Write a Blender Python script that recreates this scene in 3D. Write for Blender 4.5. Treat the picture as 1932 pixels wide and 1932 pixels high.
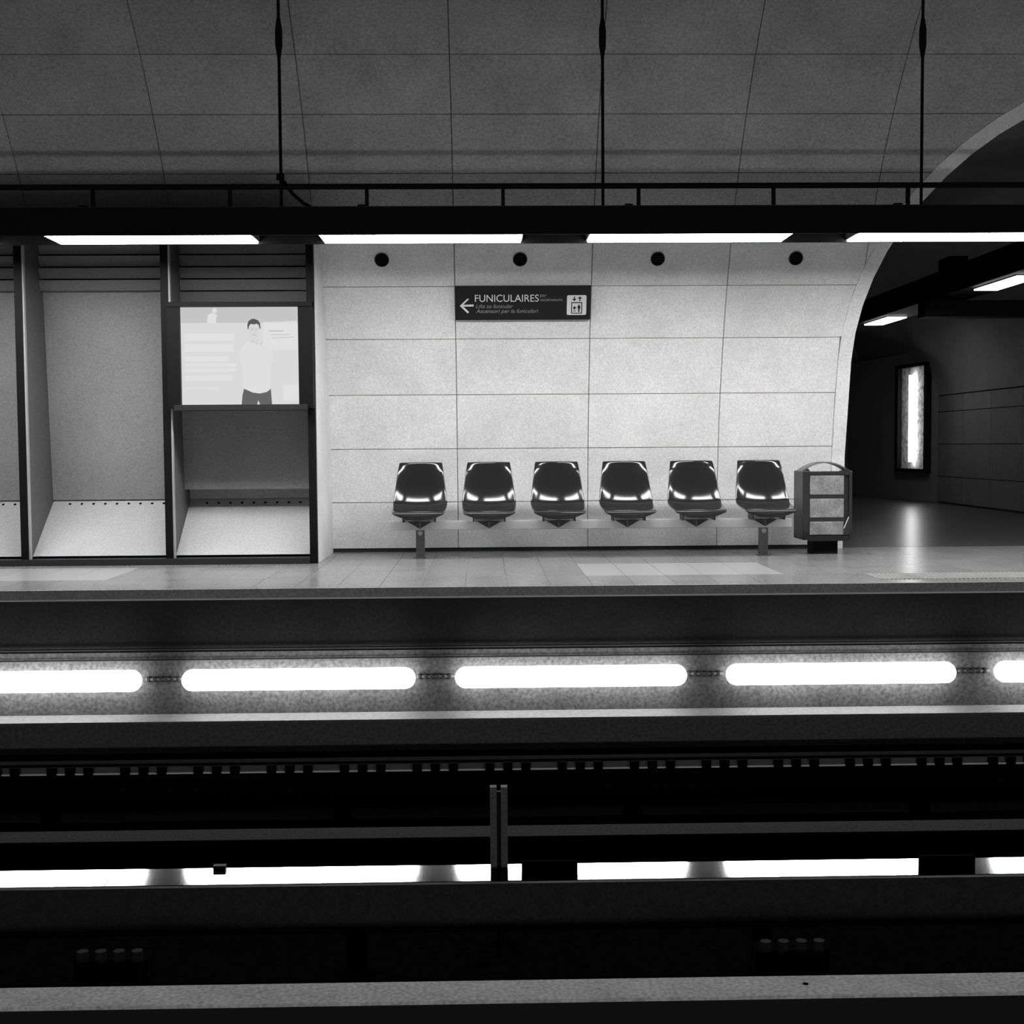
import bpy, bmesh, math, random
from mathutils import Vector, Matrix
for o in list(bpy.data.objects):
    bpy.data.objects.remove(o)
random.seed(7)
scn = bpy.context.scene
C = scn.collection

# ------------------------------------------------------------------ camera, world, exposure
# metres; z = 0 is the platform floor, y points across the tracks to the far platform
H = 1.02
cam_d = bpy.data.cameras.new('camera')
cam_d.sensor_width = 36.0
cam_d.lens = 2400.0 / 1932.0 * 36.0
cam_d.clip_start = 0.05
cam = bpy.data.objects.new('camera', cam_d)
C.objects.link(cam)
cam.matrix_world = (Matrix.Translation((0, 0, H)) @ Matrix.Rotation(math.radians(-1.19), 4, 'Z')
                    @ Matrix.Rotation(math.radians(90 - 3.005), 4, 'X') @ Matrix.Rotation(math.radians(-0.39), 4, 'Z'))
scn.camera = cam
w = bpy.data.worlds.new('world')
scn.world = w
w.use_nodes = True
w.node_tree.nodes['Background'].inputs[0].default_value = (0, 0, 0, 1)
w.node_tree.nodes['Background'].inputs[1].default_value = 0.0
scn.view_settings.view_transform = 'Standard'
scn.view_settings.look = 'None'
scn.view_settings.gamma = 1.0
scn.view_settings.use_curve_mapping = False
scn.view_settings.exposure = 0.0
L_OVER, L_UNDER, L_CORR = 31.0, 19.0, 12.0      # radiance of the lamps


# ------------------------------------------------------------------ materials
def mat(name, col, rough=0.6, metal=0.0, spec=0.5, speckle=0.0, scale=70.0, blotch=0.0, bscale=2.5, vary=0.0, coat=0.0, bump=0.0):
    m = bpy.data.materials.new(name)
    m.use_nodes = True
    nt = m.node_tree
    b = nt.nodes['Principled BSDF']
    b.inputs['Roughness'].default_value = rough
    b.inputs['Metallic'].default_value = metal
    b.inputs['Specular IOR Level'].default_value = spec
    b.inputs['Coat Weight'].default_value = coat
    b.inputs['Coat Roughness'].default_value = 0.06
    b.inputs['Base Color'].default_value = (col, col, col, 1)
    if not (speckle or blotch or vary or bump):
        return m
    g = nt.nodes.new('ShaderNodeNewGeometry')
    val = None

    def noise(sc, det):
        n = nt.nodes.new('ShaderNodeTexNoise')
        n.inputs['Scale'].default_value = sc
        n.inputs['Detail'].default_value = det
        nt.links.new(g.outputs['Position'], n.inputs['Vector'])
        return n.outputs['Fac']

    def ranged(sock, lo, hi, a, c):
        r = nt.nodes.new('ShaderNodeMapRange')
        nt.links.new(sock, r.inputs['Value'])
        r.inputs['From Min'].default_value = lo
        r.inputs['From Max'].default_value = hi
        r.inputs['To Min'].default_value = a
        r.inputs['To Max'].default_value = c
        return r.outputs['Result']

    def mul(a, c):
        if a is None:
            return c
        x = nt.nodes.new('ShaderNodeMath')
        x.operation = 'MULTIPLY'
        nt.links.new(a, x.inputs[0])
        nt.links.new(c, x.inputs[1])
        return x.outputs[0]
    if speckle:
        val = mul(val, ranged(noise(scale, 3.0), 0.3, 0.7, 1 - speckle, 1 + speckle))
    if blotch:
        val = mul(val, ranged(noise(bscale, 5.0), 0.3, 0.7, 1 - blotch, 1 + blotch))
    if vary:
        oi = nt.nodes.new('ShaderNodeObjectInfo')
        val = mul(val, ranged(oi.outputs['Random'], 0, 1, 1 - vary, 1 + vary))
    if val is not None:
        v = nt.nodes.new('ShaderNodeMath')
        v.operation = 'MULTIPLY'
        v.inputs[1].default_value = col
        nt.links.new(val, v.inputs[0])
        cc = nt.nodes.new('ShaderNodeCombineColor')
        for i in range(3):
            nt.links.new(v.outputs[0], cc.inputs[i])
        nt.links.new(cc.outputs[0], b.inputs['Base Color'])
    if bump:
        bp = nt.nodes.new('ShaderNodeBump')
        bp.inputs['Strength'].default_value = bump
        bp.inputs['Distance'].default_value = 0.003
        nt.links.new(noise(scale * 1.7, 2.0), bp.inputs['Height'])
        nt.links.new(bp.outputs['Normal'], b.inputs['Normal'])
    return m


def emis(name, strength, col=1.0):
    m = bpy.data.materials.new(name)
    m.use_nodes = True
    nt = m.node_tree
    nt.nodes.clear()
    e = nt.nodes.new('ShaderNodeEmission')
    e.inputs[0].default_value = (col, col, col, 1)
    e.inputs[1].default_value = strength
    o = nt.nodes.new('ShaderNodeOutputMaterial')
    nt.links.new(e.outputs[0], o.inputs[0])
    return m


M = dict(
    ledgep=mat('ledge_panel', 0.46, 0.6, spec=0.25, speckle=0.12, scale=60),
    fin=mat('fin_panel', 0.12, 0.6, spec=0.2, speckle=0.16, scale=60),
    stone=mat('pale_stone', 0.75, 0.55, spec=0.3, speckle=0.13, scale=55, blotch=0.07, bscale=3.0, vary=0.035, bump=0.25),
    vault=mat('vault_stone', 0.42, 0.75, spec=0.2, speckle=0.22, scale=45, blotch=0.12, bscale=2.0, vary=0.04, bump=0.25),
    joint=mat('dark_joint', 0.12, 0.9),
    bay=mat('bay_panel', 0.26, 0.6, spec=0.25, speckle=0.16, scale=60, blotch=0.06),
    tile=mat('floor_tile', 0.20, 0.27, spec=0.5, speckle=0.16, scale=60, blotch=0.10, bscale=2.0, vary=0.05),
    tile_pale=mat('pale_floor_tile', 0.32, 0.27, spec=0.5, speckle=0.07, scale=60, vary=0.03),
    floor=mat('corridor_floor', 0.05, 0.28, spec=0.5, speckle=0.2, scale=60, blotch=0.2, bscale=2.0),
    nosing=mat('concrete_nosing', 0.31, 0.8, speckle=0.25, scale=60, blotch=0.1),
    nosing_edge=mat('pale_edge', 0.75, 0.6),
    plinth=mat('dark_plinth', 0.02, 0.8),
    black=mat('black_paint', 0.006, 0.65, spec=0.15),
    beamdark=mat('beam_paint', 0.02, 0.6, spec=0.2, speckle=0.3),
    beamunder=mat('beam_underside', 0.05, 0.6, speckle=0.2),
    post=mat('dark_post', 0.006, 0.5, spec=0.12),
    postedge=mat('brushed_metal_edge', 0.4, 0.5),
    louvre=mat('louvre_metal', 0.17, 0.5, speckle=0.15),
    hole=mat('hole_black', 0.004, 0.9, spec=0.0),
    seat=mat('seat_plastic', 0.020, 0.12, spec=0.5, speckle=0.2, scale=160),
    steel=mat('pale_steel', 0.52, 0.45, speckle=0.08),
    steeldark=mat('grey_steel', 0.14, 0.45, speckle=0.2),
    gusset=mat('dark_steel', 0.02, 0.5),
    binframe=mat('bin_frame', 0.016, 0.4, speckle=0.3),
    binpanel=mat('bin_panel', 0.22, 0.45, speckle=0.25, scale=45, blotch=0.3, bscale=9),
    signb=mat('sign_black', 0.010, 0.5, spec=0.3),
    signw=mat('sign_white', 0.75, 0.5),
    signg=mat('sign_grey', 0.30, 0.6),
    band=mat('painted_halo', 0.045, 0.8, spec=0.1, speckle=0.4, scale=40, blotch=0.2),  # paler than the wall above to imitate the halo round the tubes
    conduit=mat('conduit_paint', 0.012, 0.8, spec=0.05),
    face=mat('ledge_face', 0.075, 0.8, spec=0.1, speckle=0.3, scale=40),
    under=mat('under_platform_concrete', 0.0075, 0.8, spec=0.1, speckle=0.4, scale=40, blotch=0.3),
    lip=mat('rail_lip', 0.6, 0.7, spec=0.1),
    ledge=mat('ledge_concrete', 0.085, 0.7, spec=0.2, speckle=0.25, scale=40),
    bed=mat('track_bed', 0.002, 0.9, spec=0.0, speckle=0.5, scale=30),
    raildark=mat('rail_dark', 0.004, 0.9, spec=0.0, speckle=0.4),
    postfl=mat('post_flange', 0.05, 0.6, spec=0.3, speckle=0.35),
    railtop=mat('rail_top', 0.022, 0.9, spec=0.0, speckle=0.35, scale=60),
    polished=mat('polished_steel', 0.85, 0.10, metal=1.0, speckle=0.1),
    flange=mat('grey_flange', 0.09, 0.7, spec=0.1),
    insul=mat('insulator', 0.009, 0.8, spec=0.05),
    cap=mat('pale_concrete_cap', 0.36, 0.8, spec=0.15, speckle=0.3, scale=55, blotch=0.15, bscale=5),
    corr=mat('corridor_stone', 0.16, 0.6, speckle=0.2, scale=45, blotch=0.1, vary=0.05),
    corrdark=mat('corridor_dark', 0.2, 0.7, speckle=0.2),
    rib=mat('tactile_rib', 0.34, 0.5),
    lamp=emis('lamp_glow', L_OVER),
    tube=emis('under_lamp_glow', L_UNDER),
    clamp=emis('corridor_lamp_glow', L_CORR),
    poster_tube=emis('poster_tube_glow', 7.0),
    poster_back=mat('poster_back', 0.85, 0.8, speckle=0.5, scale=14, blotch=0.4, bscale=9),
    near=mat('near_stone', 0.14, 0.7),
    s_bg=emis('screen_ground', 0.70), s_hi=emis('screen_highlight', 0.75), s_lo=emis('screen_shade', 0.56),
    s_hair=emis('screen_hair', 0.10), s_skin=emis('screen_skin', 0.68), s_feat=emis('screen_feature', 0.56),
    s_jean=emis('screen_jeans', 0.13), s_shirt=emis('screen_shirt', 0.74), s_fold=emis('screen_fold', 0.16),
)


# ------------------------------------------------------------------ helpers
class MB:
    def __init__(self):
        self.v, self.f = [], []

    def add(self, vs, fs):
        n = len(self.v)
        self.v += [tuple(p) for p in vs]
        self.f += [tuple(i + n for i in f) for f in fs]
        return self

    def box(self, x0, x1, y0, y1, z0, z1):
        return self.add([(x0, y0, z0), (x1, y0, z0), (x1, y1, z0), (x0, y1, z0), (x0, y0, z1), (x1, y0, z1), (x1, y1, z1), (x0, y1, z1)],
                        [(0, 3, 2, 1), (4, 5, 6, 7), (0, 1, 5, 4), (1, 2, 6, 5), (2, 3, 7, 6), (3, 0, 4, 7)])

    def prism_x(self, poly, x0, x1):           # poly: (y, z) loop
        n = len(poly)
        vs = [(x0, p[0], p[1]) for p in poly] + [(x1, p[0], p[1]) for p in poly]
        fs = [(i, (i + 1) % n, n + (i + 1) % n, n + i) for i in range(n)]
        return self.add(vs, fs + [tuple(range(n))[::-1], tuple(range(n, 2 * n))])

    def prism_y(self, poly, y0, y1):           # poly: (x, z) loop
        n = len(poly)
        vs = [(p[0], y0, p[1]) for p in poly] + [(p[0], y1, p[1]) for p in poly]
        fs = [(i, (i + 1) % n, n + (i + 1) % n, n + i) for i in range(n)]
        return self.add(vs, fs + [tuple(range(n))[::-1], tuple(range(n, 2 * n))])

    def tube(self, a, b, r, n=10, r2=None):
        a, b = Vector(a), Vector(b)
        d = (b - a).normalized()
        u = d.orthogonal().normalized()
        v = d.cross(u)
        r2 = r if r2 is None else r2
        vs = []
        for p, rr in ((a, r), (b, r2)):
            for i in range(n):
                t = 2 * math.pi * i / n
                vs.append(p + (u * math.cos(t) + v * math.sin(t)) * rr)
        fs = [(i, (i + 1) % n, n + (i + 1) % n, n + i) for i in range(n)]
        return self.add(vs, fs + [tuple(range(n))[::-1], tuple(range(n, 2 * n))])

    def path(self, pts, r, n=8):
        for a, b in zip(pts[:-1], pts[1:]):
            self.tube(a, b, r, n)
        return self

    def mesh(self, name, m, smooth=False):
        me = bpy.data.meshes.new(name)
        me.from_pydata(self.v, [], self.f)
        bm = bmesh.new()
        bm.from_mesh(me)
        bmesh.ops.recalc_face_normals(bm, faces=bm.faces)
        bm.to_mesh(me)
        bm.free()
        me.materials.append(m)
        if smooth:
            for p in me.polygons:
                p.use_smooth = True
        return me

    def build(self, name, m, parent=None, smooth=False, loc=(0, 0, 0)):
        o = bpy.data.objects.new(name, self.mesh(name, m, smooth))
        C.objects.link(o)
        o.location = loc
        if parent:
            o.parent = parent
        return o


def bx(*a):
    return MB().box(*a)


def inst(name, me, parent, loc=(0, 0, 0), rot=(0, 0, 0)):
    o = bpy.data.objects.new(name, me)
    C.objects.link(o)
    o.location = loc
    o.rotation_euler = rot
    o.parent = parent
    return o


def thing(name, label, cat, loc=(0, 0, 0), group=None, rot=(0, 0, 0)):
    o = bpy.data.objects.new(name, None)
    C.objects.link(o)
    o.location = loc
    o.rotation_euler = rot
    o.empty_display_size = 0.1
    tag(o, label, cat, group)
    return o


def tag(o, label, cat, group=None):
    o['label'] = label
    o['category'] = cat
    if group:
        o['group'] = group
    return o


def struct(o, label=None, cat=None):
    o['kind'] = 'structure'
    if label:
        o['label'] = label
        o['category'] = cat
    return o


def dup(root, loc, label=None):
    r = root.copy()
    C.objects.link(r)
    r.location = loc
    if label:
        r['label'] = label
    for ch in list(root.children):
        c = ch.copy()
        C.objects.link(c)
        c.parent = r
        for gch in list(ch.children):
            d = gch.copy()
            C.objects.link(d)
            d.parent = c
    return r


def bevel(o, wd, seg=2):
    b = o.modifiers.new('bevel', 'BEVEL')
    b.width = wd
    b.segments = seg
    b.limit_method = 'ANGLE'
    return o


# ------------------------------------------------------------------ vault geometry
A_, B_, YC, ZC = 5.5, 5.62, 6.74, 0.12
YF = YC + A_
X0, X1 = -8.0, 9.6          # extent of the built station along the platform
PITCH = 1.25


def vy(a): return YC + A_ * math.cos(a)
def vz(a): return ZC + B_ * math.sin(a)
def ang(z): return math.asin(max(-1, min(1, (z - ZC) / B_)))


def vnorm(a):
    n = Vector((0, math.cos(a) / A_, math.sin(a) / B_))
    return n.normalized()


def vpt(x, a, off=0.0):
    n = vnorm(a)
    return (x, vy(a) + n.y * off, vz(a) + n.z * off)


# corridor arch: cross section in x, z
AX, AZ, AW, AH = 5.56, 1.8, 2.10, 2.20


def arch(g, n=28):              # open loop from left foot over the crown to the right foot, grown by g
    pts = [(AX - AW - g, 0.0), (AX - AW - g, 0.9)]
    for i in range(n + 1):
        t = math.pi * (1 - i / n)
        pts.append((AX + (AW + g) * math.cos(t), AZ + (AH + g) * math.sin(t)))
    return pts + [(AX + AW + g, 0.9), (AX + AW + g, 0.0)]


def a_low(x, g):                # vault angle where the grown arch ends above x
    d = abs(x - AX) / (AW + g)
    if d >= 1:
        return -1.0
    return ang(AZ + (AH + g) * math.sqrt(1 - d * d))


TRIM = 0.125
GAP = 0.0035
ROWS = [ang(0.035), 0.064, 0.1555, 0.248, 0.343, 0.432, 0.5225, 0.62, 0.716, 0.8115, 0.9025, 0.995, 1.09, 1.19]
COLS = [-0.265 + PITCH * k for k in range(-6, 8)]
ROW_WALL = 6                    # rows below this index belong to the wall
BAY_X = -1.515                  # advertising bays stand to the left of this


def panel_mesh(x0, x1, a0, a1, m, clip=False, th=0.03, name='panel'):
    """curved stone slab of one vault row, local x from x0 to x1"""
    g = GAP
    da = g / A_
    nx = 20 if clip else 1
    ns = 3
    mb = MB()
    xs = [x0 + g + (x1 - x0 - 2 * g) * i / nx for i in range(nx + 1)]
    if clip:                    # extra stations where the arch crosses this row
        xr = []
        for a in (a0 + da, a1 - da):
            k = (vz(a) - AZ) / (AH + TRIM)
            if k < 1:
                xr.append(AX - (AW + TRIM) * math.sqrt(1 - max(k, 0) ** 2))
        if len(xr) == 2:
            xr = [xr[0] + (xr[1] - xr[0]) * i / 10 for i in range(11)]
        xs = sorted(xs + [x for x in xr if x0 + g < x < x1 - g])
    cols = []
    for x in xs:
        lo = a0 + da
        if clip:
            lo = min(max(lo, a_low(x, TRIM) + da), a1 - da)
        cols.append((x, lo, a1 - da))
    segs = [(c, d) for c, d in zip(cols[:-1], cols[1:]) if c[1] < c[2] - 0.0005 or d[1] < d[2] - 0.0005]
    if not segs:
        return None
    run = [segs[0][0]] + [s[1] for s in segs]
    W = len(run)
    vs, fs = [], []
    for off in (0.0, th):
        for (x, lo, hi) in run:
            for j in range(ns + 1):
                vs.append(vpt(x, lo + (hi - lo) * j / ns, off))
    S = ns + 1
    N = W * S
    for i in range(W - 1):
        for j in range(ns):
            a = i * S + j
            fs.append((a, a + S, a + S + 1, a + 1))
            fs.append((N + a, N + a + 1, N + a + S + 1, N + a + S))
        for j in (0, ns):
            a = i * S + j
            fs.append((a, a + S, N + a + S, N + a))
    for i in (0, W - 1):
        for j in range(ns):
            a = i * S + j
            fs.append((a, a + 1, N + a + 1, N + a))
    mb.add(vs, fs)
    return mb.mesh(name, m)


# ------------------------------------------------------------------ large structure
def shell_strip(prof, xs0, xs1):
    mb = MB()
    n = len(prof)
    vs = [(xs0, p[0], p[1]) for p in prof] + [(xs1, p[0], p[1]) for p in prof]
    return mb.add(vs, [(i, i + 1, n + i + 1, n + i) for i in range(n - 1)])


def backing(a0, a1, xa, xb, off=0.032, n=14, clip=False):
    mb = MB()
    nx = 40 if clip else 1
    xs = [xa + (xb - xa) * i / nx for i in range(nx + 1)]
    for c, d in zip(xs[:-1], xs[1:]):
        vs = []
        for x in (c, d):
            lo = max(a0, a_low(x, 0.06)) if clip else a0
            lo = min(lo, a1)
            for t in (off, off + 0.12):
                for j in range(n + 1):
                    vs.append(vpt(x, lo + (a1 - lo) * j / n, t))
        S = n + 1
        fs = []
        for j in range(n):
            fs.append((j, j + 1, 2 * S + j + 1, 2 * S + j))
            fs.append((S + j, 3 * S + j, 3 * S + j + 1, S + j + 1))
        for j in (0, n):
            fs.append((j, 2 * S + j, 3 * S + j, S + j))
        mb.add(vs, fs)
    return mb


wall_far = struct(backing(ang(0.0), ROWS[ROW_WALL], BAY_X, AX - AW - 0.06).build('wall_far', M['joint']),
                  'curved wall of pale stone panels behind the far platform', 'wall')
ceil_mb = backing(ROWS[ROW_WALL], ROWS[-1], X0, AX - AW - 0.2)
c2 = backing(ROWS[ROW_WALL], ROWS[-1], AX - AW - 0.2, X1, clip=True)
ceil_mb.add(c2.v, c2.f)
ceiling = struct(ceil_mb.build('ceiling', M['joint']), 'tall dim stone-panelled vault above the lamp beam', 'ceiling')

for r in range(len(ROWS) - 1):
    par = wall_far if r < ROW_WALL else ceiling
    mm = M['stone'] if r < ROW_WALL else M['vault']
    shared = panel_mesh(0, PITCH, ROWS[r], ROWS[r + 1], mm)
    for c in COLS:
        if r < ROW_WALL and c < BAY_X - 0.01:
            continue
        if r < ROW_WALL and c > 2.3 and ROWS[r + 1] < ang(1.8):
            continue
        edge = AX - AW - TRIM
        if c + PITCH > edge:
            if c < edge:        # the column that ends at the arch
                if ROWS[r + 1] <= ang(AZ) + 0.001:
                    me = panel_mesh(c, edge, ROWS[r], ROWS[r + 1], mm)
                else:
                    me = panel_mesh(c, c + PITCH, ROWS[r], ROWS[r + 1], mm, clip=True)
                    if ROWS[r] < ang(AZ):
                        me = panel_mesh(c, edge, ROWS[r], ROWS[r + 1], mm)
            else:
                me = panel_mesh(c, c + PITCH, ROWS[r], ROWS[r + 1], mm, clip=True) if ROWS[r + 1] > ang(AZ) else None
            if me:
                inst('panel', me, par)
        else:
            inst('panel', shared, par, (c, 0, 0))

# the rest of the vault: crown and the side above the near platform
EDGE_F, EDGE_N = 9.16, 1.42
MID = (EDGE_F + EDGE_N) / 2
prof = []
for i in range(9):
    a = ROWS[-1] + (math.pi / 2 - ROWS[-1]) * i / 8
    prof.append((vy(a), vz(a)))
for i in range(17):
    a = math.pi / 2 * (1 - i / 16)
    prof.append((2 * MID - vy(a), vz(a)))
struct(shell_strip(prof, X0, X1).build('ceiling_near', M['near'], smooth=True), 'plain vault over the tracks and near platform', 'ceiling')

# arch trim
inn, outr = arch(0.0), arch(TRIM)
mb = MB()
vs = []
for (p, q) in zip(inn, outr):
    ai, ao = ang(p[1]), ang(q[1])
    vs += [vpt(q[0], ao, 0.0), vpt(p[0], ai, 0.0), vpt(p[0], ai, 0.10), vpt(q[0], ao, 0.10)]
fs = []
for i in range(len(inn) - 1):
    for k in range(4):
        fs.append((4 * i + k, 4 * i + (k + 1) % 4, 4 * i + 4 + (k + 1) % 4, 4 * i + 4 + k))
mb.add(vs, fs)
struct(mb.build('trim_1', M['stone']), 'pale stone edge band around the corridor arch', 'trim')

# corridor behind the arch: barrel from the vault surface to the back
YB = 21.4
XR = AX + AW
mb = MB()
top = [p for p in inn if p[1] >= AZ - 0.01]
vs = [vpt(p[0], ang(p[1]), 0.10) for p in top] + [(p[0], 27.0, p[1]) for p in top]
n = len(top)
mb.add(vs, [(i, i + 1, n + i + 1, n + i) for i in range(n - 1)])
struct(mb.build('ceiling_corridor', M['corr'], smooth=True), 'dark barrel vault of the side corridor', 'ceiling')
struct(bx(AX - AW - 0.1, AX - AW, YF + 0.05, 27.0, 0, AZ).build('wall_corridor_left', M['corr']))
wcr = struct(bx(XR + 0.03, XR + 0.13, YF - 0.1, YB, 0, AZ + 0.02).build('wall_corridor_right', M['joint']),
             'dim side wall of stone panels inside the corridor', 'wall')
zs = [0.02, 0.45, 0.99, 1.53, AZ]
for k in range(8):
    y0 = 12.4 + 1.125 * k
    for j in range(4):
        bx(XR, XR + 0.03, y0 + 0.006, y0 + 1.119, zs[j] + 0.006, zs[j + 1] - 0.006).build('panel', M['corr'], wcr)
# kinked back part of the corridor carrying the poster
PA, PB = Vector((XR, YB, 0)), Vector((XR - 0.42, YB + 3.9, 0))
dv = (PB - PA).normalized()
nv = Vector((-dv.y, dv.x, 0))      # points to -x side
if nv.x > 0:
    nv = -nv
mb = MB()
q = [PA, PB, PB - nv * 0.1, PA - nv * 0.1]
mb.add([(p.x, p.y, 0) for p in q] + [(p.x, p.y, AZ + 0.8) for p in q],
       [(0, 3, 2, 1), (4, 5, 6, 7), (0, 1, 5, 4), (1, 2, 6, 5), (2, 3, 7, 6), (3, 0, 4, 7)])
struct(mb.build('wall_corridor_bend', M['corrdark']), 'dark bend of the corridor wall behind the lit poster', 'wall')
struct(bx(AX - AW, XR, PB.y, PB.y + 0.1, 0, 4.1).build('wall_corridor_end', M['corrdark']))

# far platform
floor = struct(bx(X0, X1, EDGE_F + 0.018, YF + 0.12, -0.066, -0.006).build('floor', M['joint']), 'grey tiled floor of the far platform', 'floor')
struct(bx(AX - AW, XR + 0.1, YF + 0.12, 27, -0.07, 0).build('floor_corridor', M['floor']), 'dim polished floor of the side corridor', 'floor')
nose = bx(X0, X1, EDGE_F - 0.004, EDGE_F + 0.018, -0.066, 0.0).build('nosing', M['nosing'], floor)
bx(X0, X1, EDGE_F - 0.008, EDGE_F + 0.1, -0.078, -0.066).build('edge_strip', M['nosing_edge'], floor)
TW = 0.31
rows_y = [EDGE_F + 0.02, 9.86, 10.86, 11.5, YF + 0.1]
t_sh = {}
for j in range(4):
    for pale in (False, True):
        t_sh[j, pale] = bx(0.002, TW - 0.002, rows_y[j] + 0.002, rows_y[j + 1] - 0.002, -0.006, 0.0).mesh('tile', M['tile_pale' if pale else 'tile'])
k0 = int(round((X0 - 0.775) / TW))
for k in range(k0, int((X1 - 0.775) / TW)):
    x = 0.775 + k * TW
    for j in range(4):
        pale = (j == 1 and (0 <= k < 5 or x < -2.95))
        inst('tile', t_sh[j, pale], floor, (x, 0, 0))
# tactile ribs along the edge in front of the corridor
mb = MB()
x = 2.95
while x < X1 - 0.1:
    mb.box(x, x + 0.013, 9.40, 9.82, 0.0, 0.005)
    x += 0.034
rb = mb.build('tactile_ribs', M['rib'], floor)
rb['kind'] = 'stuff'
# plinth recess at the wall foot
struct(bx(BAY_X, AX - AW - 0.12, YF + 0.01, YF + 0.03, 0, 0.05).build('baseboard_far', M['plinth']), 'dark recessed plinth along the foot of the wall', 'baseboard')

# under the far platform
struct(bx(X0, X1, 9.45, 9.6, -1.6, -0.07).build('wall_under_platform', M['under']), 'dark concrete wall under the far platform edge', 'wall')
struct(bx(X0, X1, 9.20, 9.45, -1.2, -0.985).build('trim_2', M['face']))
struct(bx(X0, X1, 9.444, 9.45, -0.965, -0.50).build('halo_band', M['band']), 'wall band behind the tube lights, its paler colour imitating their glow', 'wall band')  # added strip; its lighter colour stands in for the lamps' glow
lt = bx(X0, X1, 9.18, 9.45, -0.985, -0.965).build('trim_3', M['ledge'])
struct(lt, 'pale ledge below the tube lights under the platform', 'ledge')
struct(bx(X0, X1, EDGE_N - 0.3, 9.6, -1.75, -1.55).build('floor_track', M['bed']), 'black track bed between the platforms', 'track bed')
# near platform (where the photographer sits)
struct(bx(X0, X1, 2 * MID - YF, EDGE_N, -0.07, 0.0).build('floor_near', M['tile']), 'floor of the near platform', 'floor')
struct(bx(X0, X1, EDGE_N - 0.44, EDGE_N - 0.29, -1.6, -0.07).build('wall_under_near', M['under']), 'dark wall under the near platform edge', 'wall')
for sx, nm in ((X0 - 0.1, 'wall_left'), (X1, 'wall_right')):
    struct(bx(sx, sx + 0.1, 2 * MID - YF, YF + 0.2, -1.75, 5.8).build(nm, M['near']), 'dark end closing the station hall', 'wall')

# ------------------------------------------------------------------ advertising bays
YP = 11.10
BZ = 2.85
bay_posts = [BAY_X - PITCH * k for k in range(5)]
bay_labels = ['open pale bay with louvres left of the screen bay', ]
YBK_T, YBK_B = 11.62, 11.76     # back panel top / bottom


def make_bay(xl, xr, label, louv_to, cover=False):
    t = thing('platform_bay', label, 'bay', (xl, YP, 0), 'bays along the platform wall')
    wd = xr - xl

    def L(mb, name, m, par=t):
        mb.v = [(a - xl, b - YP, c) for a, b, c in mb.v]
        return mb.build(name, M[m], par)
    i0, i1 = xl + 0.045, xr - 0.02
    L(MB().prism_x([(YBK_B, 0.545), (YBK_T, 2.5), (YBK_T + 0.1, 2.5), (YBK_B + 0.1, 0.545)], i0, i1), 'back_panel', 'bay')
    lg = L(MB().prism_x([(YP + 0.10, 0.075), (YBK_B + 0.02, 0.54), (YBK_B + 0.1, 0.54), (YBK_B + 0.1, 0.075)], i0, i1), 'sloping_ledge', 'ledgep')
    # vent holes in the ledge
    sl = math.atan2(0.465, YBK_B + 0.02 - YP - 0.10)
    hm = MB().tube((0, 0, -0.002), (0, 0, 0.003), 0.0125, 10).mesh('vent_hole', M['hole'])
    for i in range(9):
        x = i0 + 0.16 + 0.107 * i
        yy = YBK_B - 0.02
        zz = 0.075 + (yy - YP - 0.10) * math.tan(sl)
        inst('vent_hole', hm, lg, (x - xl, yy - YP, zz), (sl, 0, 0))
    # fin between this bay and the next on its left side
    L(MB().prism_x([(YP + 0.05, 0.06), (YBK_B + 0.15, 0.06), (YBK_B + 0.15, 0.6), (YBK_T + 0.15, 2.5), (YBK_T, BZ), (YP + 0.05, BZ)], xl + 0.012, xl + 0.042), 'fin', 'fin')
    L(bx(xl - 0.02, xl + 0.045, YP, YP + 0.06, 0.055, BZ), 'post', 'post')
    L(bx(xl + 0.045, xl + 0.058, YP + 0.01, YP + 0.05, 0.055, BZ), 'post_edge', 'postedge')
    L(bx(xl - 0.02, xr - 0.02, YP - 0.03, YP + 0.12, 0.0, 0.055), 'base_board', 'gusset')
    L(bx(xl - 0.02, xr - 0.02, YP, YP + 0.42, BZ, BZ + 0.06), 'header', 'beamdark')
    L(bx(i0, i1, YBK_T + 0.02, YBK_T + 0.08, 2.3, BZ), 'louvre_backing', 'beamdark')
    lm = MB().prism_x([(0.0, 0.088), (0.04, 0.0), (0.052, 0.004), (0.012, 0.092)], 0.0, i1 - i0).mesh('louvre_slat', M['louvre'])
    z = 2.752
    while z > louv_to:
        inst('louvre_slat', lm, t, (i0 - xl, YBK_T - 0.10 - YP, z), (0, 0, 0))
        z -= 0.108
    if cover:
        L(MB().prism_x([(YBK_B - 0.20, 0.64), (YBK_T - 0.12, 1.5), (YBK_T - 0.09, 1.5), (YBK_B - 0.17, 0.64)], i0, i1), 'cover_panel', 'bay')
    return t


make_bay(-2.765, -1.515, 'recessed bay with louvres holding the video screen', 2.28, True)
make_bay(-4.015, -2.765, 'open recessed bay with slanted pale ledge left of the screen', 2.42)
make_bay(-5.265, -4.015, 'recessed bay cut by the picture edge beyond the open one', 2.42)
make_bay(-6.515, -5.265, 'recessed bay out at the far end of the row', 2.42)
# the end return towards the stone wall
er = struct(MB().prism_x([(YP + 0.05, 0.0), (YF + 0.05, 0.0), (vy(ang(1.5)) + 0.04, 1.5), (vy(ang(BZ)) + 0.04, BZ), (YP + 0.05, BZ)], BAY_X + 0.012, BAY_X + 0.045)
            .build('trim_4', M['stone']), 'pale stone return between the bays and the wall', 'trim')
ep = bx(BAY_X - 0.02, BAY_X + 0.045, YP, YP + 0.06, 0.0, BZ).build('trim_5', M['post'])
struct(ep, 'dark end post of the bays', 'post')

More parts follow.
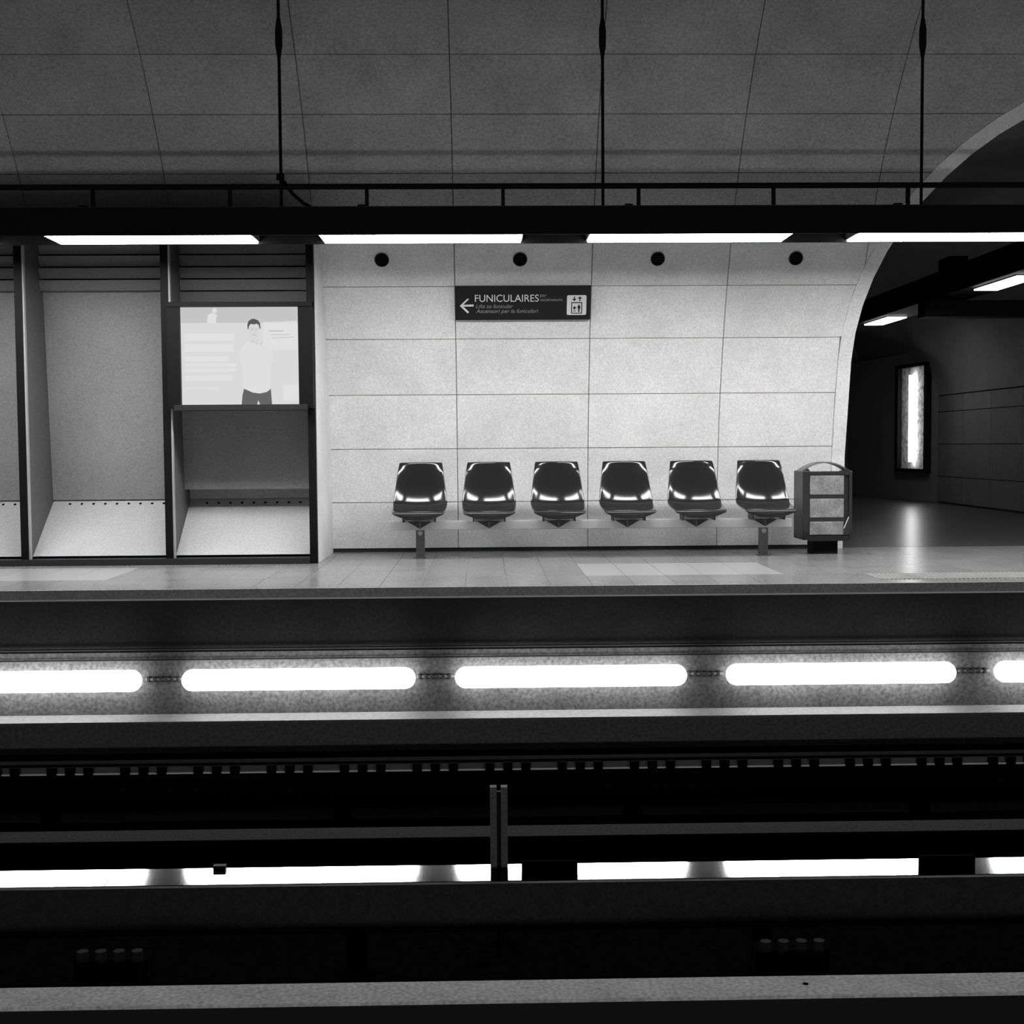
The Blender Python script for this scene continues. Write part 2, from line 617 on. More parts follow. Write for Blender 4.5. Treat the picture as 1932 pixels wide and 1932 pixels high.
# ------------------------------------------------------------------ video screen
SX0, SX1, SZ0, SZ1, SY = -2.613, -1.599, 1.385, 2.2235, 11.08
tv = thing('video_screen', 'large lit video screen in a dark housing showing a man in white shirt', 'screen', ((SX0 + SX1) / 2, SY, SZ0))
tx, tz = (SX0 + SX1) / 2, SZ0


def T(mb, name, m, par=tv):
    mb.v = [(a - tx, b - SY, c - tz) for a, b, c in mb.v]
    return mb.build(name, M[m], par)


HX0, HX1, HZ0, HZ1 = -2.724, -1.474, 1.337, 2.264
T(bx(HX0, SX0, 11.03, 11.095, HZ0 + 0.015, HZ1), 'side_frame', 'post')
T(bx(SX1, HX1, 11.03, 11.095, HZ0 + 0.015, HZ1), 'side_frame', 'post')
T(bx(HX0, HX1, 11.02, 11.095, SZ1, HZ1), 'top_frame', 'post')
T(bx(HX0 + 0.06, HX1 - 0.05, 11.0, 11.2, HZ0, SZ0), 'bottom_frame', 'beamdark')
T(bx(HX0 + 0.07, HX1 - 0.06, 11.1, 11.2, SZ0 - 0.04, SZ1 + 0.02), 'housing', 'black')
pane = T(bx(SX0, SX1, SY, SY + 0.02, SZ0, SZ1), 'screen_pane', 's_bg')
# the picture on the screen, drawn in the pixel frame of the screen (0..1, 0..1 from top left)
SW, SH = SX1 - SX0, SZ1 - SZ0


def pic(name, pts, m, lay):
    p = [(SX0 + u * SW, SZ1 - v * SH) for u, v in pts]
    return T(MB().prism_y(p, SY - 0.0012 * lay, SY), name, m, pane)


def rect(u0, v0, u1, v1):
    return [(u0, v0), (u1, v0), (u1, v1), (u0, v1)]


def oval(cu, cv, ru, rv, n=20, a0=0, a1=2 * math.pi):
    return [(cu + ru * math.cos(a0 + (a1 - a0) * i / n), cv + rv * math.sin(a0 + (a1 - a0) * i / n)) for i in range(n)]


pic('picture_ceiling', rect(0, 0, 1, 0.16), 's_lo', 1)
pic('picture_lamp', oval(0.29, 0.035, 0.02, 0.026), 's_hi', 2)
pic('picture_lamp', oval(0.27, 0.09, 0.04, 0.03), 's_hi', 2)
pic('picture_lamp', rect(0.225, 0.11, 0.30, 0.165), 's_hi', 2)
for v0, v1, u1 in ((0.27, 0.345, 0.45), (0.375, 0.455, 0.44), (0.50, 0.55, 0.40), (0.57, 0.61, 0.47), (0.625, 0.66, 0.46), (0.70, 0.755, 0.43), (0.82, 0.835, 0.31)):
    pic('picture_shelf', rect(0.03, v0, u1, v1), 's_hi', 1)
pic('picture_board', [(0.70, 0.155), (0.985, 0.14), (0.99, 0.44), (0.70, 0.44)], 's_hi', 1)
pic('picture_caption', rect(0.745, 0.238, 0.87, 0.252), 's_feat', 2)
pic('picture_caption', rect(0.765, 0.28, 0.92, 0.287), 's_feat', 2)
pic('picture_caption', [(0.77, 0.315), (0.96, 0.305), (0.96, 0.312), (0.77, 0.322)], 's_feat', 2)
pic('picture_box', rect(0.86, 0.80, 1.0, 0.96), 's_hi', 1)
pic('shirt', [(0.49, 0.46), (0.545, 0.37), (0.60, 0.35), (0.66, 0.35), (0.73, 0.37), (0.775, 0.46), (0.775, 0.55), (0.755, 0.62), (0.752, 0.84),
              (0.72, 0.87), (0.66, 0.885), (0.60, 0.875), (0.528, 0.835), (0.525, 0.62), (0.50, 0.56)], 's_shirt', 3)
pic('jeans', [(0.528, 0.83), (0.60, 0.868), (0.66, 0.877), (0.72, 0.865), (0.754, 0.83), (0.763, 1.0), (0.662, 1.0), (0.647, 0.955), (0.635, 1.0), (0.505, 1.0), (0.512, 0.91)], 's_jean', 2)
pic('face', oval(0.62, 0.235, 0.047, 0.085), 's_skin', 4)
pic('neck', rect(0.598, 0.29, 0.645, 0.37), 's_skin', 4)
pic('hair', [(0.567, 0.225), (0.565, 0.18), (0.575, 0.145), (0.60, 0.122), (0.625, 0.12), (0.655, 0.135), (0.672, 0.165), (0.675, 0.215), (0.668, 0.225),
             (0.662, 0.185), (0.645, 0.17), (0.62, 0.178), (0.595, 0.172), (0.58, 0.19), (0.574, 0.225)], 's_hair', 5)
pic('eye', oval(0.603, 0.228, 0.012, 0.009), 's_feat', 5)
pic('eye', oval(0.642, 0.226, 0.012, 0.009), 's_feat', 5)
pic('mouth', oval(0.623, 0.285, 0.018, 0.006), 's_feat', 5)
for pts in ([(0.585, 0.33), (0.605, 0.365), (0.598, 0.368)], [(0.655, 0.33), (0.645, 0.39), (0.638, 0.38)], [(0.675, 0.36), (0.69, 0.36), (0.672, 0.40)], [(0.60, 0.33), (0.63, 0.36), (0.62, 0.362)]):
    pic('collar_fold', pts, 's_lo', 5)

# ------------------------------------------------------------------ direction sign
sa = ang(2.335)
st = math.atan2(vy(ang(2.19)) - vy(ang(2.48)), 0.29)      # lean of the wall here
sw_, sh_ = 1.238, 0.318
sign = thing('direction_sign', 'black wall sign with arrow reading FUNICULAIRES and a lift pictogram', 'sign',
             (0.358, vy(sa) - 0.045, 2.321), rot=(st, 0, 0))
brd = MB().box(-sw_ / 2, sw_ / 2, 0.0, 0.025, -sh_ / 2, sh_ / 2).build('board', M['signb'], sign)


def sxy(px, py):        # from the sign crop: 253 x 63 units
    return ((px / 253 - 0.5) * sw_, (0.5 - py / 63) * sh_)


def flat(name, pts, m, lay=1):
    return MB().prism_y([sxy(*p) for p in pts], -0.0015 * lay, 0.0).build(name, M[m], sign)


def txt(s, px, py, hpx, wpx, m, name, shear=0.0):
    cu = bpy.data.curves.new(name, 'FONT')
    cu.body = s
    cu.size = 1.0
    cu.shear = shear
    cu.extrude = 0.0
    to = bpy.data.objects.new(name, cu)
    C.objects.link(to)
    dg = bpy.context.evaluated_depsgraph_get()
    me = bpy.data.meshes.new_from_object(to.evaluated_get(dg))
    bpy.data.objects.remove(to)
    xs = [v.co.x for v in me.vertices]
    capx, capy = sxy(px, py)
    w_m = wpx / 253 * sw_
    h_m = hpx / 63 * sh_
    kx = w_m / (max(xs) - min(xs))
    kz = h_m / 0.69
    for v in me.vertices:
        x, y = v.co.x, v.co.y
        v.co = (capx + (x - min(xs)) * kx, -0.0025, capy + y * kz)
    me.materials.clear()
    me.materials.append(M[m])
    o = bpy.data.objects.new(name, me)
    C.objects.link(o)
    o.parent = sign
    return o


txt('FUNICULAIRES', 36.5, 28.5, 13.0, 119.5, 'signw', 'lettering')
txt('par', 158.5, 19.5, 6.0, 12, 'signg', 'lettering')
txt('ascenseurs', 159, 27.8, 6.0, 41, 'signg', 'lettering')
txt('Lifts to funicular', 38, 40.5, 7.2, 70, 'signg', 'lettering', 0.25)
txt('Ascensori per le funicolari', 38.5, 49.5, 7.2, 117, 'signg', 'lettering', 0.25)
flat('arrow', [(8, 36), (22.5, 22.5), (25.5, 23.5), (14.5, 34.2), (34, 33.4), (34, 37.4), (14.5, 37.4), (25.5, 48), (22.5, 50), ], 'signw')


def rrect(x0, y0, x1, y1, r, n=4):
    pts = []
    for cx, cy, a in ((x1 - r, y0 + r, -90), (x1 - r, y1 - r, 0), (x0 + r, y1 - r, 90), (x0 + r, y0 + r, 180)):
        for i in range(n + 1):
            t = math.radians(a + 90 * i / n)
            pts.append((cx + r * math.cos(t), cy + r * math.sin(t)))
    return pts


flat('lift_pictogram', rrect(209, 17, 245.5, 54, 3), 'signw', 1)
flat('lift_door', rrect(217, 30, 237.8, 51.5, 1.5), 'signb', 2)
flat('lift_door_inner', rrect(218.8, 31.8, 236, 49.8, 0.8), 'signw', 3)
flat('arrow_down', [(221.7, 19.5), (223.7, 19.5), (223.7, 24), (226.2, 23.2), (226.2, 24.5), (222.7, 28), (219.2, 24.5), (219.2, 23.2), (221.7, 24)], 'signb', 2)
flat('arrow_up', [(232, 27.8), (234, 27.8), (234, 23), (236.4, 24), (236.4, 22.6), (233, 19.3), (229.6, 22.6), (229.6, 24), (232, 23)], 'signb', 2)
flat('pictogram_person', [(231, 34.2), (232.5, 34.2), (232.8, 36), (234.2, 37), (234.2, 41), (233, 42.5), (232.8, 48.5), (230.6, 48.5), (230.4, 42.5), (229.2, 41), (229.2, 37), (230.7, 36)], 'signb', 4)
flat('pictogram_person', [(222.3, 37.5), (223.9, 35.8), (223.6, 38.6), (226, 38.8), (226, 41), (223.5, 43.5), (221.7, 42.6), (220.6, 40.6)], 'signb', 4)
flat('pictogram_trolley', [(220.8, 44.6), (226, 44.6), (225.5, 47.3), (221, 47.5)], 'signg', 4)

# ------------------------------------------------------------------ round vents high on the wall
va = ang(2.703)
vl = ['round dark vent high on the wall beside the bays', 'round dark vent directly above the direction sign',
      'round dark vent on the panel next to the sign on the arch side', 'round dark vent closest to the corridor arch']
for k in range(4):
    xv = COLS[5] + PITCH * k + PITCH / 2 - (0.03 if k < 3 else 0.02)
    p = vpt(xv, va, -0.001)
    v = thing('round_vent', vl[k], 'vent', p, 'round vents on the wall', (va, 0, 0))
    MB().tube((0, -0.006, 0), (0, 0.004, 0), 0.060, 24).build('cover', M['hole'], v)
    rim = MB()
    n = 24
    vs = []
    for rr, yy in ((0.060, 0.0), (0.060, -0.010), (0.066, -0.010), (0.066, 0.0)):
        vs += [(rr * math.cos(2 * math.pi * i / n), yy, rr * math.sin(2 * math.pi * i / n)) for i in range(n)]
    rim.add(vs, [(j * n + i, j * n + (i + 1) % n, ((j + 1) % 4) * n + (i + 1) % n, ((j + 1) % 4) * n + i) for j in range(4) for i in range(n)])
    rim.build('rim', M['beamunder'], v)
    for j in (-1, 0, 1):
        bx(-0.055, 0.055, -0.009, -0.005, 0.025 * j - 0.004, 0.025 * j + 0.004).build('grille_bar', M['black'], v)

# ------------------------------------------------------------------ seats
SEAT0, SEATP = -0.597, 0.6285
PR = [  # profile: y, z, half width, forward curl of the sides, lift of the sides
    (11.800, 0.870, 0.196, -0.026, -0.004), (11.790, 0.866, 0.199, -0.024, -0.003), (11.785, 0.855, 0.201, -0.020, -0.001), (11.781, 0.825, 0.205, -0.004, 0.0),
    (11.775, 0.780, 0.211, 0.020, 0.0), (11.766, 0.710, 0.219, 0.040, 0.0), (11.753, 0.640, 0.227, 0.052, 0.0), (11.740, 0.590, 0.233, 0.060, 0.003),
    (11.722, 0.545, 0.238, 0.062, 0.010), (11.703, 0.505, 0.242, 0.060, 0.018), (11.685, 0.478, 0.244, 0.052, 0.026), (11.655, 0.460, 0.245, 0.040, 0.028),
    (11.600, 0.450, 0.245, 0.025, 0.024), (11.50, 0.444, 0.244, 0.010, 0.016), (11.38, 0.441, 0.239, 0.0, 0.007),
    (11.285, 0.438, 0.233, 0.0, 0.0), (11.256, 0.426, 0.231, 0.0, 0.0), (11.250, 0.400, 0.227, 0.0, 0.012), (11.270, 0.350, 0.214, -0.01, 0.054)]
U = [-1, -0.93, -0.8, -0.55, -0.2, 0.2, 0.55, 0.8, 0.93, 1]
YS = 11.60


def make_seat(label):
    t = thing('bucket_seat', label, 'seat', (SEAT0, YS, 0.0), 'seats on the platform bench')
    vs, fs = [], []
    for (y, z, hw, curl, lift) in PR:
        for u in U:
            vs.append((u * hw, y - YS - curl * abs(u) ** 2.5, z + lift * abs(u) ** 2.2))
    n = len(U)
    for i in range(len(PR) - 1):
        for j in range(n - 1):
            fs.append((i * n + j, i * n + j + 1, (i + 1) * n + j + 1, (i + 1) * n + j))
    sh = MB().add(vs, fs).build('shell', M['seat'], t, True)
    so = sh.modifiers.new('thick', 'SOLIDIFY')
    so.thickness = 0.014
    so.offset = -1
    ss = sh.modifiers.new('smooth', 'SUBSURF')
    ss.levels = ss.render_levels = 2
    bx(-0.135, 0.135, -0.22, 0.06, 0.352, 0.362).build('mount_plate', M['steeldark'], t)
    for s in (-1, 1):
        bx(s * 0.142 - 0.005, s * 0.142 + 0.005, -0.24, -0.04, 0.336, 0.415).build('mount_rib', M['gusset'], t)
    return t


seat = make_seat('glossy dark bucket seat at the bench end by the screen bays')
ol = ['second glossy dark bucket seat counted from the screen bays', 'third glossy dark bucket seat counted from the screen bays',
      'third glossy dark bucket seat counted from the litter bin', 'second glossy dark bucket seat counted from the litter bin',
      'glossy dark bucket seat right beside the litter bin']
for k in range(5):
    dup(seat, (SEAT0 + SEATP * (k + 1), YS, 0), ol[k])
bench = thing('bench_frame', 'pale steel beam on two legs carrying the six seats', 'bench frame', (SEAT0, YS, 0))
bl = 5 * SEATP
bevel(bx(-0.28, bl + 0.25, -0.06, 0.06, 0.255, 0.335).build('beam', M['steel'], bench), 0.006)
for k in range(6):      # triangular gussets on the front of the beam
    gx = k * SEATP
    g = MB().prism_y([(gx - 0.107, 0.331), (gx + 0.107, 0.331), (gx, 0.268)], -0.085, -0.0601).build('gusset', M['gusset'], bench)
    bx(gx - 0.004, gx + 0.004, -0.089, -0.085, 0.268, 0.331).build('weld_seam', M['steeldark'], g)
for x in (0, bl):
    lg = bx(x - 0.039, x + 0.039, -0.03, 0.03, 0.0, 0.255).build('leg', M['steeldark'], bench)
    MB().tube((x, -0.036, 0.225), (x, -0.03, 0.225), 0.021, 14).build('bolt_cap', M['steel'], lg)
    bx(x - 0.06, x + 0.06, -0.06, 0.06, 0.0, 0.008).build('foot_plate', M['steeldark'], lg)

# ------------------------------------------------------------------ litter bin
bn = thing('litter_bin', 'grey metal litter bin with arched hood beside the corridor arch', 'bin', (3.125, 11.72, 0))
bw = 0.228
for s in (-1, 1):
    xa, xb = sorted((s * bw, s * (bw - 0.062 if s < 0 else bw - 0.03)))
    bevel(bx(xa, xb, -0.17, 0.17, 0.135, 0.765).build('side_post', M['binframe'], bn), 0.006)
bx(-bw + 0.06, bw - 0.03, -0.14, 0.16, 0.15, 0.74).build('inner_box', M['binframe'], bn)
bx(-bw + 0.062, bw - 0.03, -0.165, -0.13, 0.728, 0.762).build('top_rail', M['binframe'], bn)
bx(-bw + 0.062, bw - 0.03, -0.165, -0.13, 0.125, 0.175).build('bottom_rail', M['binframe'], bn)
for z0, z1 in ((0.18, 0.302), (0.338, 0.512), (0.548, 0.726)):
    bevel(bx(-bw + 0.066, bw - 0.075, -0.162, -0.138, z0, z1).build('front_panel', M['binpanel'], bn), 0.006)
for z0, z1 in ((0.302, 0.338), (0.512, 0.548)):
    bx(-bw + 0.062, bw - 0.05, -0.155, -0.138, z0, z1).build('cross_bar', M['binframe'], bn)
mb = MB()
pts = []
for i in range(15):
    t = -1 + 2 * i / 14
    pts.append((t * bw * 0.99, 0.765 + 0.084 * (1 - t * t)))
prof = pts + [(x * 0.985, z - 0.011) for x, z in pts[::-1]]
vs = [(x, -0.10, z) for x, z in prof] + [(x, 0.10, z) for x, z in prof]
n = len(prof)
fs = []
for i in range(n):
    fs.append((i, (i + 1) % n, n + (i + 1) % n, n + i))
for i in range(14):
    fs.append((i, i + 1, n - 2 - i, n - 1 - i))
    fs.append((n + i, n + n - 1 - i, n + n - 2 - i, n + i + 1))
mb.add(vs, fs).build('arched_hood', M['steeldark'], bn)
for s in (-1, 1):
    MB().prism_y([(s * bw, 0.763), (s * (bw - 0.07), 0.763), (s * (bw - 0.05), 0.79)], -0.16, -0.10).build('corner_gusset', M['binframe'], bn)
MB().prism_y([(bw - 0.078, 0.20), (bw - 0.074, 0.24), (bw - 0.034, 0.345), (bw - 0.030, 0.345), (bw - 0.030, 0.18), (bw - 0.078, 0.18)], -0.168, -0.164).build('corner_patch', M['gusset'], bn)
MB().tube((bw - 0.076, -0.17, 0.24), (bw - 0.032, -0.17, 0.345), 0.005, 6).build('latch_strip', M['steel'], bn)
bx(-0.115, 0.115, -0.10, 0.10, 0.0, 0.135).build('foot', M['black'], bn)

# ------------------------------------------------------------------ overhead lamp beam
BY0, BY1, BZ0, BZ1 = 9.80, 10.26, 2.628, 2.835
XA, XB = -7.6, 9.3


def make_beam(y0, y1, label):
    t = thing('lamp_beam', label, 'beam', (0, y0, BZ0))
    dp = y1 - y0
    sg = 1

    def L(mb, name, m, par=t):
        return mb.build(name, M[m], par)
    L(bx(XA, XB, 0, 0.018, 0, BZ1 - BZ0), 'front_plate', 'black')
    L(bx(XA, XB, dp - 0.018, dp, 0.0, BZ1 - BZ0), 'rear_plate', 'black')
    L(bx(XA, XB, 0.018, dp - 0.018, 0.07, 0.09), 'soffit', 'beamunder')
    L(bx(XA, XB, 0.018, dp - 0.018, BZ1 - BZ0 - 0.02, BZ1 - BZ0), 'top_plate', 'black')
    L(bx(XA, XB, 0.02, 0.05, BZ1 - BZ0, BZ1 - BZ0 + 0.012), 'tray_lip', 'beamunder')
    L(bx(XA, XB, 0.30, dp, BZ1 - BZ0, BZ1 - BZ0 + 0.04), 'cable_tray', 'black')
    L(MB().tube((XA, 0.05, 3.0 - BZ0), (XB, 0.05, 3.0 - BZ0), 0.0225, 10), 'guard_rail', 'black')
    pm = bx(-0.014, 0.014, 0.036, 0.064, BZ1 - BZ0, 3.0 - BZ0).mesh('rail_post', M['black'])
    x = 0.152 - 7 * 1.04
    while x < XB:
        inst('rail_post', pm, t, (x, 0, 0))
        x += 1.04
    cm = bx(-0.03, 0.03, 0.05, 0.10, BZ1 - BZ0, BZ1 - BZ0 + 0.03).mesh('clamp', M['black'])
    for x in (-3.05, -0.93, 1.12, 3.2):
        inst('clamp', cm, t, (x, 0, 0))
    return t


make_beam(BY0, BY1, 'long black suspended beam carrying the lamps over the far platform')
LP, LL = 2.085, 1.55
lm_me = bx(0, LL, 0.022, BY1 - BY0 - 0.022, 0.004, 0.016).mesh('diffuser', M['lamp'])
fr_me = bx(-0.012, LL + 0.012, 0.019, BY1 - BY0 - 0.019, 0.016, 0.068).mesh('tray', M['beamunder'])
far_lab = {-2: 'fluorescent light in the beam beyond the open bay', -1: 'fluorescent light in the beam above the bays with the screen',
           0: 'fluorescent light in the beam above the wall between bays and sign', 1: 'fluorescent light in the beam above the seats beside the sign',
           2: 'fluorescent light in the beam crossing in front of the corridor arch', 3: 'fluorescent light in the beam past the corridor arch', 4: 'last fluorescent light of the beam'}
for yy, grp in ((BY0, 'beam lights over the far platform'),):
    for k in range(-2, 5):
        lab = far_lab[k]
        x = -1.255 + LP * k
        if x < XA or x + LL > XB:
            continue
        t = thing('fluorescent_light', lab, 'light', (x, yy, BZ0), grp)
        inst('tray', fr_me, t)
        inst('diffuser', lm_me, t)

# hanger rods
hl = ['thin black hanger rod with a cable clipped to it', 'thin black hanger rod rising above the direction sign', 'thin black hanger rod rising in front of the corridor arch',
      'thin black hanger rod above the recessed bays', 'thin black hanger rod out past the arch']
for k, x in enumerate((-1.566, 0.934, 3.434, -4.066, 5.934)):
    top = vz(math.acos((10.02 - YC) / A_))
    t = thing('hanger_rod', hl[k], 'rod', (x, 10.02, BZ1), 'hanger rods of the lamp beam')
    MB().tube((0, 0, 0), (0, 0, top - BZ1), 0.0125, 8).build('rod', M['black'], t)
    mb = MB()
    zc = 4.17 - BZ1
    for (za, ra), (zb, rb_) in zip(((-0.15, 0.014), (-0.06, 0.028), (0.06, 0.028)), ((-0.06, 0.028), (0.06, 0.028), (0.15, 0.014))):
        mb.tube((0, 0, zc + za), (0, 0, zc + zb), ra, 10, rb_)
    mb.build('turnbuckle', M['black'], t)
    bx(-0.11, 0.11, -0.06, 0.06, 0.0, 0.018).build('foot_plate', M['black'], t)
cb = thing('power_cable', 'black cable drooping from the hanger rod to the beam', 'cable', (-1.566, 9.985, BZ1))
MB().path([(0, -0.02, 0.265), (0.05, -0.03, 0.20), (0.10, -0.04, 0.13), (0.15, -0.05, 0.085), (0.19, -0.06, 0.05), (0.23, -0.06, 0.03), (0.26, -0.06, 0.0)], 0.014).build('conduit', M['black'], cb)
bx(-0.03, 0.03, 0.0, 0.016, 0.245, 0.295).build('clip', M['black'], cb)

# ------------------------------------------------------------------ corridor fittings
KB = 2.92
kb = thing('corridor_lamp_beam', 'dark lamp beam running back along the corridor vault', 'beam', (6.2, 10.4, KB))
for nm, a in (('side_plate', (-0.25, -0.235, 0.0, 11.4, 0.0, 0.33)), ('side_plate', (0.235, 0.25, 0.0, 11.4, 0.0, 0.33)),
              ('soffit', (-0.235, 0.235, 0.0, 11.4, 0.0, 0.02)), ('top_plate', (-0.235, 0.235, 0.0, 11.4, 0.31, 0.33))):
    bx(*a).build(nm, M['black'], kb)
jb = tag(bx(-0.12, 0.12, -0.20, 0.20, 0, 0.15).build('junction_box', M['black'], loc=(6.08, 16.5, KB + 0.33)), 'small black junction box on top of the corridor beam', 'box')
cl = ['corridor light near the back by the lit poster', 'corridor light closer to the platform']
for k, (y0, y1) in enumerate(((19.1, 20.27), (14.45, 15.72))):
    t = thing('corridor_light', cl[k], 'light', (6.2, y0, KB), 'lights along the corridor beam')
    bx(-0.145, 0.145, 0, y1 - y0, -0.03, -0.015).build('diffuser', M['clamp'], t)
    bx(-0.15, 0.15, 0, y1 - y0, -0.015, -0.001).build('tray', M['beamunder'], t)
struct(bx(5.9, XR - 0.22, 17.0, 17.3, 2.70, 2.915).build('trim_6', M['black']), 'dark cross beam at the back of the corridor', 'beam')

# lit poster on the bend wall
pc = PA.lerp(PB, 0.0) + dv * 0.86
rotz = math.atan2(dv.y, dv.x)
pb = thing('lit_poster', 'tall glowing poster box on the dark corridor wall', 'poster', (pc.x, pc.y, 0.5), rot=(0, 0, rotz))
# local x along the wall (away from the camera), +y towards the corridor
PW, PZ = 0.52, 1.78
bx(-PW, PW, 0.0, 0.02, 0.06, PZ + 0.06).build('back_sheet', M['poster_back'], pb)
for nm, a in (('frame_side', (-PW - 0.09, -PW, 0.0, 0.10, 0.0, PZ + 0.12)), ('frame_side', (PW, PW + 0.12, 0.0, 0.10, 0.0, PZ + 0.12)),
              ('frame_top', (-PW, PW, 0.0, 0.10, PZ + 0.06, PZ + 0.12)), ('frame_bottom', (-PW, PW, 0.0, 0.10, 0.0, 0.06))):
    bx(*a).build(nm, M['black'], pb)
MB().tube((0.0, 0.075, 0.18), (0.0, 0.075, PZ - 0.08), 0.05, 14).build('light_tube', M['poster_tube'], pb, True)

# ------------------------------------------------------------------ tube lights under the platform edges
UP = 2.014
UX0 = -0.382


def capsule(l, r, n=16, m=6):
    """rounded tube along x"""
    st = []
    for i in range(m + 1):
        t = math.pi / 2 * i / m
        st.append((-l / 2 + r - r * math.cos(t), max(r * math.sin(t), 0.002)))
    st += [(-x, q) for x, q in st[::-1]]
    mb = MB()
    vs = [(x, q * math.cos(2 * math.pi * j / n), q * math.sin(2 * math.pi * j / n)) for x, q in st for j in range(n)]
    fs = [(i * n + j, i * n + (j + 1) % n, (i + 1) * n + (j + 1) % n, (i + 1) * n + j) for i in range(len(st) - 1) for j in range(n)]
    return mb.add(vs, fs + [tuple(range(n)), tuple(range((len(st) - 1) * n, len(st) * n))])


cap_me = capsule(1.72, 0.08).mesh('diffuser', M['tube'], True)
hd_me = bx(-0.03, 0.03, 0.0, 0.12, -0.03, 0.03).mesh('holder', M['black'])
for row, (yy, rz, lab, grp) in enumerate(((9.352, 0.0, 'bright capsule-shaped tube light under the far platform edge', 'tube lights under the far platform'),
                                          (EDGE_N - 0.192, math.pi, 'capsule-shaped tube light under the near platform edge', 'tube lights under the near platform'))):
    for k in range(-3, 4):
        x = UX0 + UP * (k + 0.5)
        if row == 0:
            lab = 'capsule-shaped tube light under the platform edge ' + ('outside the end bays', 'below the open bay', 'below the first seat and the screen bay',
                                                                         'below the sign and middle seats', 'below the litter bin', 'below the corridor opening', 'past the corridor opening')[k + 3]
        t = thing('tube_light', lab, 'light', (x, yy, -0.695), grp, (0, 0, rz))
        inst('diffuser', cap_me, t)
        for hx in (-0.55, 0.55):
            inst('holder', hd_me, t, (hx, -0.03, 0))
cz = ((-0.475, 0.007, 'thin upper conduit along the under-platform wall'), (-0.555, 0.006, 'thin lower conduit along the under-platform wall just above the lights'))
for z, r, lab in cz:
    tag(MB().tube((X0 + 0.1, 0, 0), (X1 - 0.1, 0, 0), r, 8).build('conduit', M['conduit'], loc=(0, 9.43, z)), lab, 'conduit')
for k in range(-3, 4):
    x = UX0 + UP * k
    t = thing('cable_link', 'short ribbed cable joining two tube lights', 'cable', (x, 9.435, -0.70), 'cables between the tube lights')
    MB().tube((-0.14, 0, 0), (0.14, 0, 0), 0.012, 8).build('cable', M['flange'], t)
    for j in range(6):
        bx(-0.12 + 0.045 * j - 0.008, -0.12 + 0.045 * j + 0.008, -0.018, 0.012, -0.02, 0.02).build('cable_clip', M['railtop'], t)

# ------------------------------------------------------------------ track furniture
gr = thing('guide_rail', 'dark guide rail with rows of clips under the far platform', 'rail', (0, 8.6, -1.55))
gx0, gx1 = X0 + 0.1, X1 - 0.1
bx(gx0, gx1, 0.0, 0.16, 0.10, 0.355).build('rail_web', M['raildark'], gr)
bx(gx0, gx1, -0.004, 0.0, 0.365, 0.405).build('flange', M['flange'], gr)
bx(gx0, gx1, -0.02, 0.16, 0.355, 0.366).build('lower_lip', M['lip'], gr)
bx(gx0, gx1, 0.0, 0.10, 0.405, 0.425).build('cover', M['raildark'], gr)
bx(gx0, gx1, 0.0, 0.16, 0.366, 0.405).build('rail_head', M['raildark'], gr)
cm = bx(-0.031, 0.031, -0.035, -0.0, 0.345, 0.41).mesh('clip', M['hole'])
per = 0.4945
k = -9
while True:
    xb = -3.447 + per * k
    if xb > 5.6:
        break
    for j in range(3):
        x = xb + 0.1235 * j
        if -6.5 < x < 5.6:
            inst('clip', cm, gr, (x, 0, 0))
    k += 1
for x in range(-7, 10, 2):
    bx(x - 0.06, x + 0.06, 0.03, 0.13, 0.0, 0.10).build('chair', M['raildark'], gr)
rw = thing('running_beam', 'dull dark running beam with a faintly worn top', 'rail', (0, 7.61, -1.55))
bx(gx0, gx1, 0.0, 0.21, 0.0, 0.188).build('beam_body', M['raildark'], rw)
bx(gx0, gx1, -0.004, 0.214, 0.188, 0.20).build('worn_top', M['railtop'], rw)
pl = thing('polished_rail', 'mirror-bright steel running plate in segments reflecting the tube lights', 'rail', (0, 6.935, -1.55))
bx(gx0, gx1, 0.02, 0.26, 0.0, 0.145).build('bearer', M['raildark'], pl)
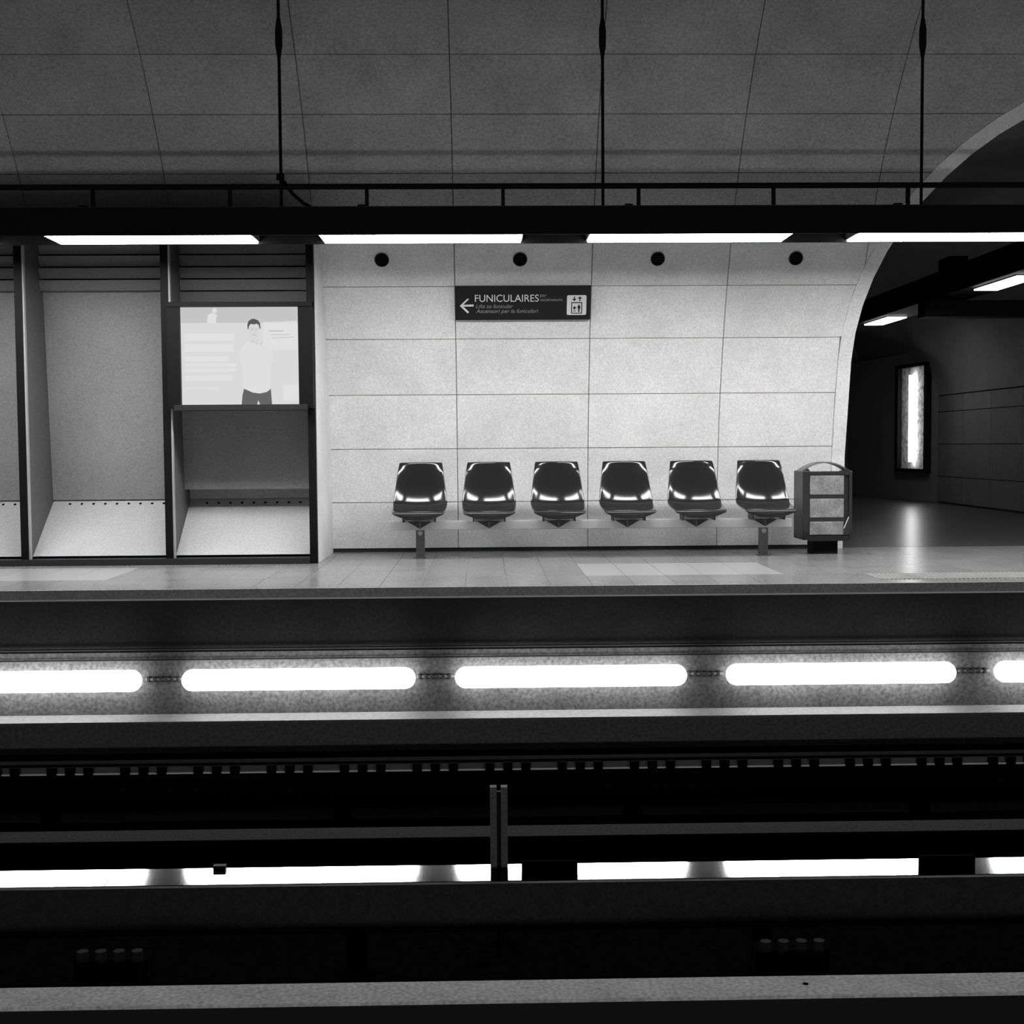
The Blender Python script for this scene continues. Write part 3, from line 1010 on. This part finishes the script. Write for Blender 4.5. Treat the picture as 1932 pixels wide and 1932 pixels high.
for x0_, x1_ in ((gx0, -4.1), (-4.095, -2.12), (-2.115, 0.35), (0.355, 2.63), (2.635, 4.9), (4.905, 7.05), (7.055, gx1)):
    bx(x0_, x1_, 0.0, 0.275, 0.145, 0.16).build('plate', M['polished'], pl)
for x in (-4.06, 0.338, 2.551, 4.8, 7.05):
    bx(x - 0.155, x + 0.155, -0.03, -0.005, 0.0, 0.275).build('splice_plate', M['hole'], pl)
bx(-1.57, -1.50, 0.235, 0.275, 0.16, 0.185).build('bolt', M['black'], pl)
gb = thing('guide_bar', 'plain dark guide bar crossing in front of the short post', 'rail', (0, 6.15, -1.55))
bx(gx0, gx1, 0.0, 0.03, 0.18, 0.418).build('bar', mat('guide_bar_paint', 0.016, 0.7, spec=0.1, speckle=0.3), gb)
for x in range(-7, 10, 2):
    bx(x + 0.3, x + 0.4, 0.0, 0.03, 0.0, 0.18).build('bracket', M['hole'], gb)
sp = thing('short_post', 'short twin-flanged steel post standing between the rails', 'post', (0.056, 6.5, -1.55))
for s in (-1, 1):
    bx(s * 0.028 - 0.017, s * 0.028 + 0.017, -0.03, 0.02, 0.0, 0.81).build('flange', M['postfl'], sp)
bx(-0.012, 0.012, 0.0, 0.02, 0.0, 0.78).build('web', M['black'], sp)
cp = thing('cable_trough', 'pale concrete-capped trough running along the track bed', 'trough', (0, 4.985, -1.55))
bx(gx0, gx1, 0.015, 0.17, 0.0, 0.335).build('trough_body', M['black'], cp)
bevel(bx(gx0, gx1, 0.0, 0.195, 0.335, 0.35).build('cap', M['cap'], cp), 0.004)
MB().tube((1.30, 0.11, 0.349), (1.30, 0.11, 0.352), 0.012, 10).build('drain_hole', M['hole'], cp)
for x, lab in ((-1.68, 'dim ribbed insulator block on the track bed behind the trough, bays side'), (1.36, 'dim ribbed insulator block on the track bed behind the trough, arch side')):
    t = thing('insulator_block', lab, 'insulator', (x, 5.62, -1.55), 'insulators on the track bed')
    bx(-0.165, 0.165, -0.05, 0.05, 0.0, 0.30).build('block', M['hole'], t)
    for j in range(4):
        MB().tube((-0.12 + 0.08 * j, -0.055, 0.0), (-0.12 + 0.08 * j, -0.055, 0.345), 0.025, 10).build('rib', M['insul'], t)
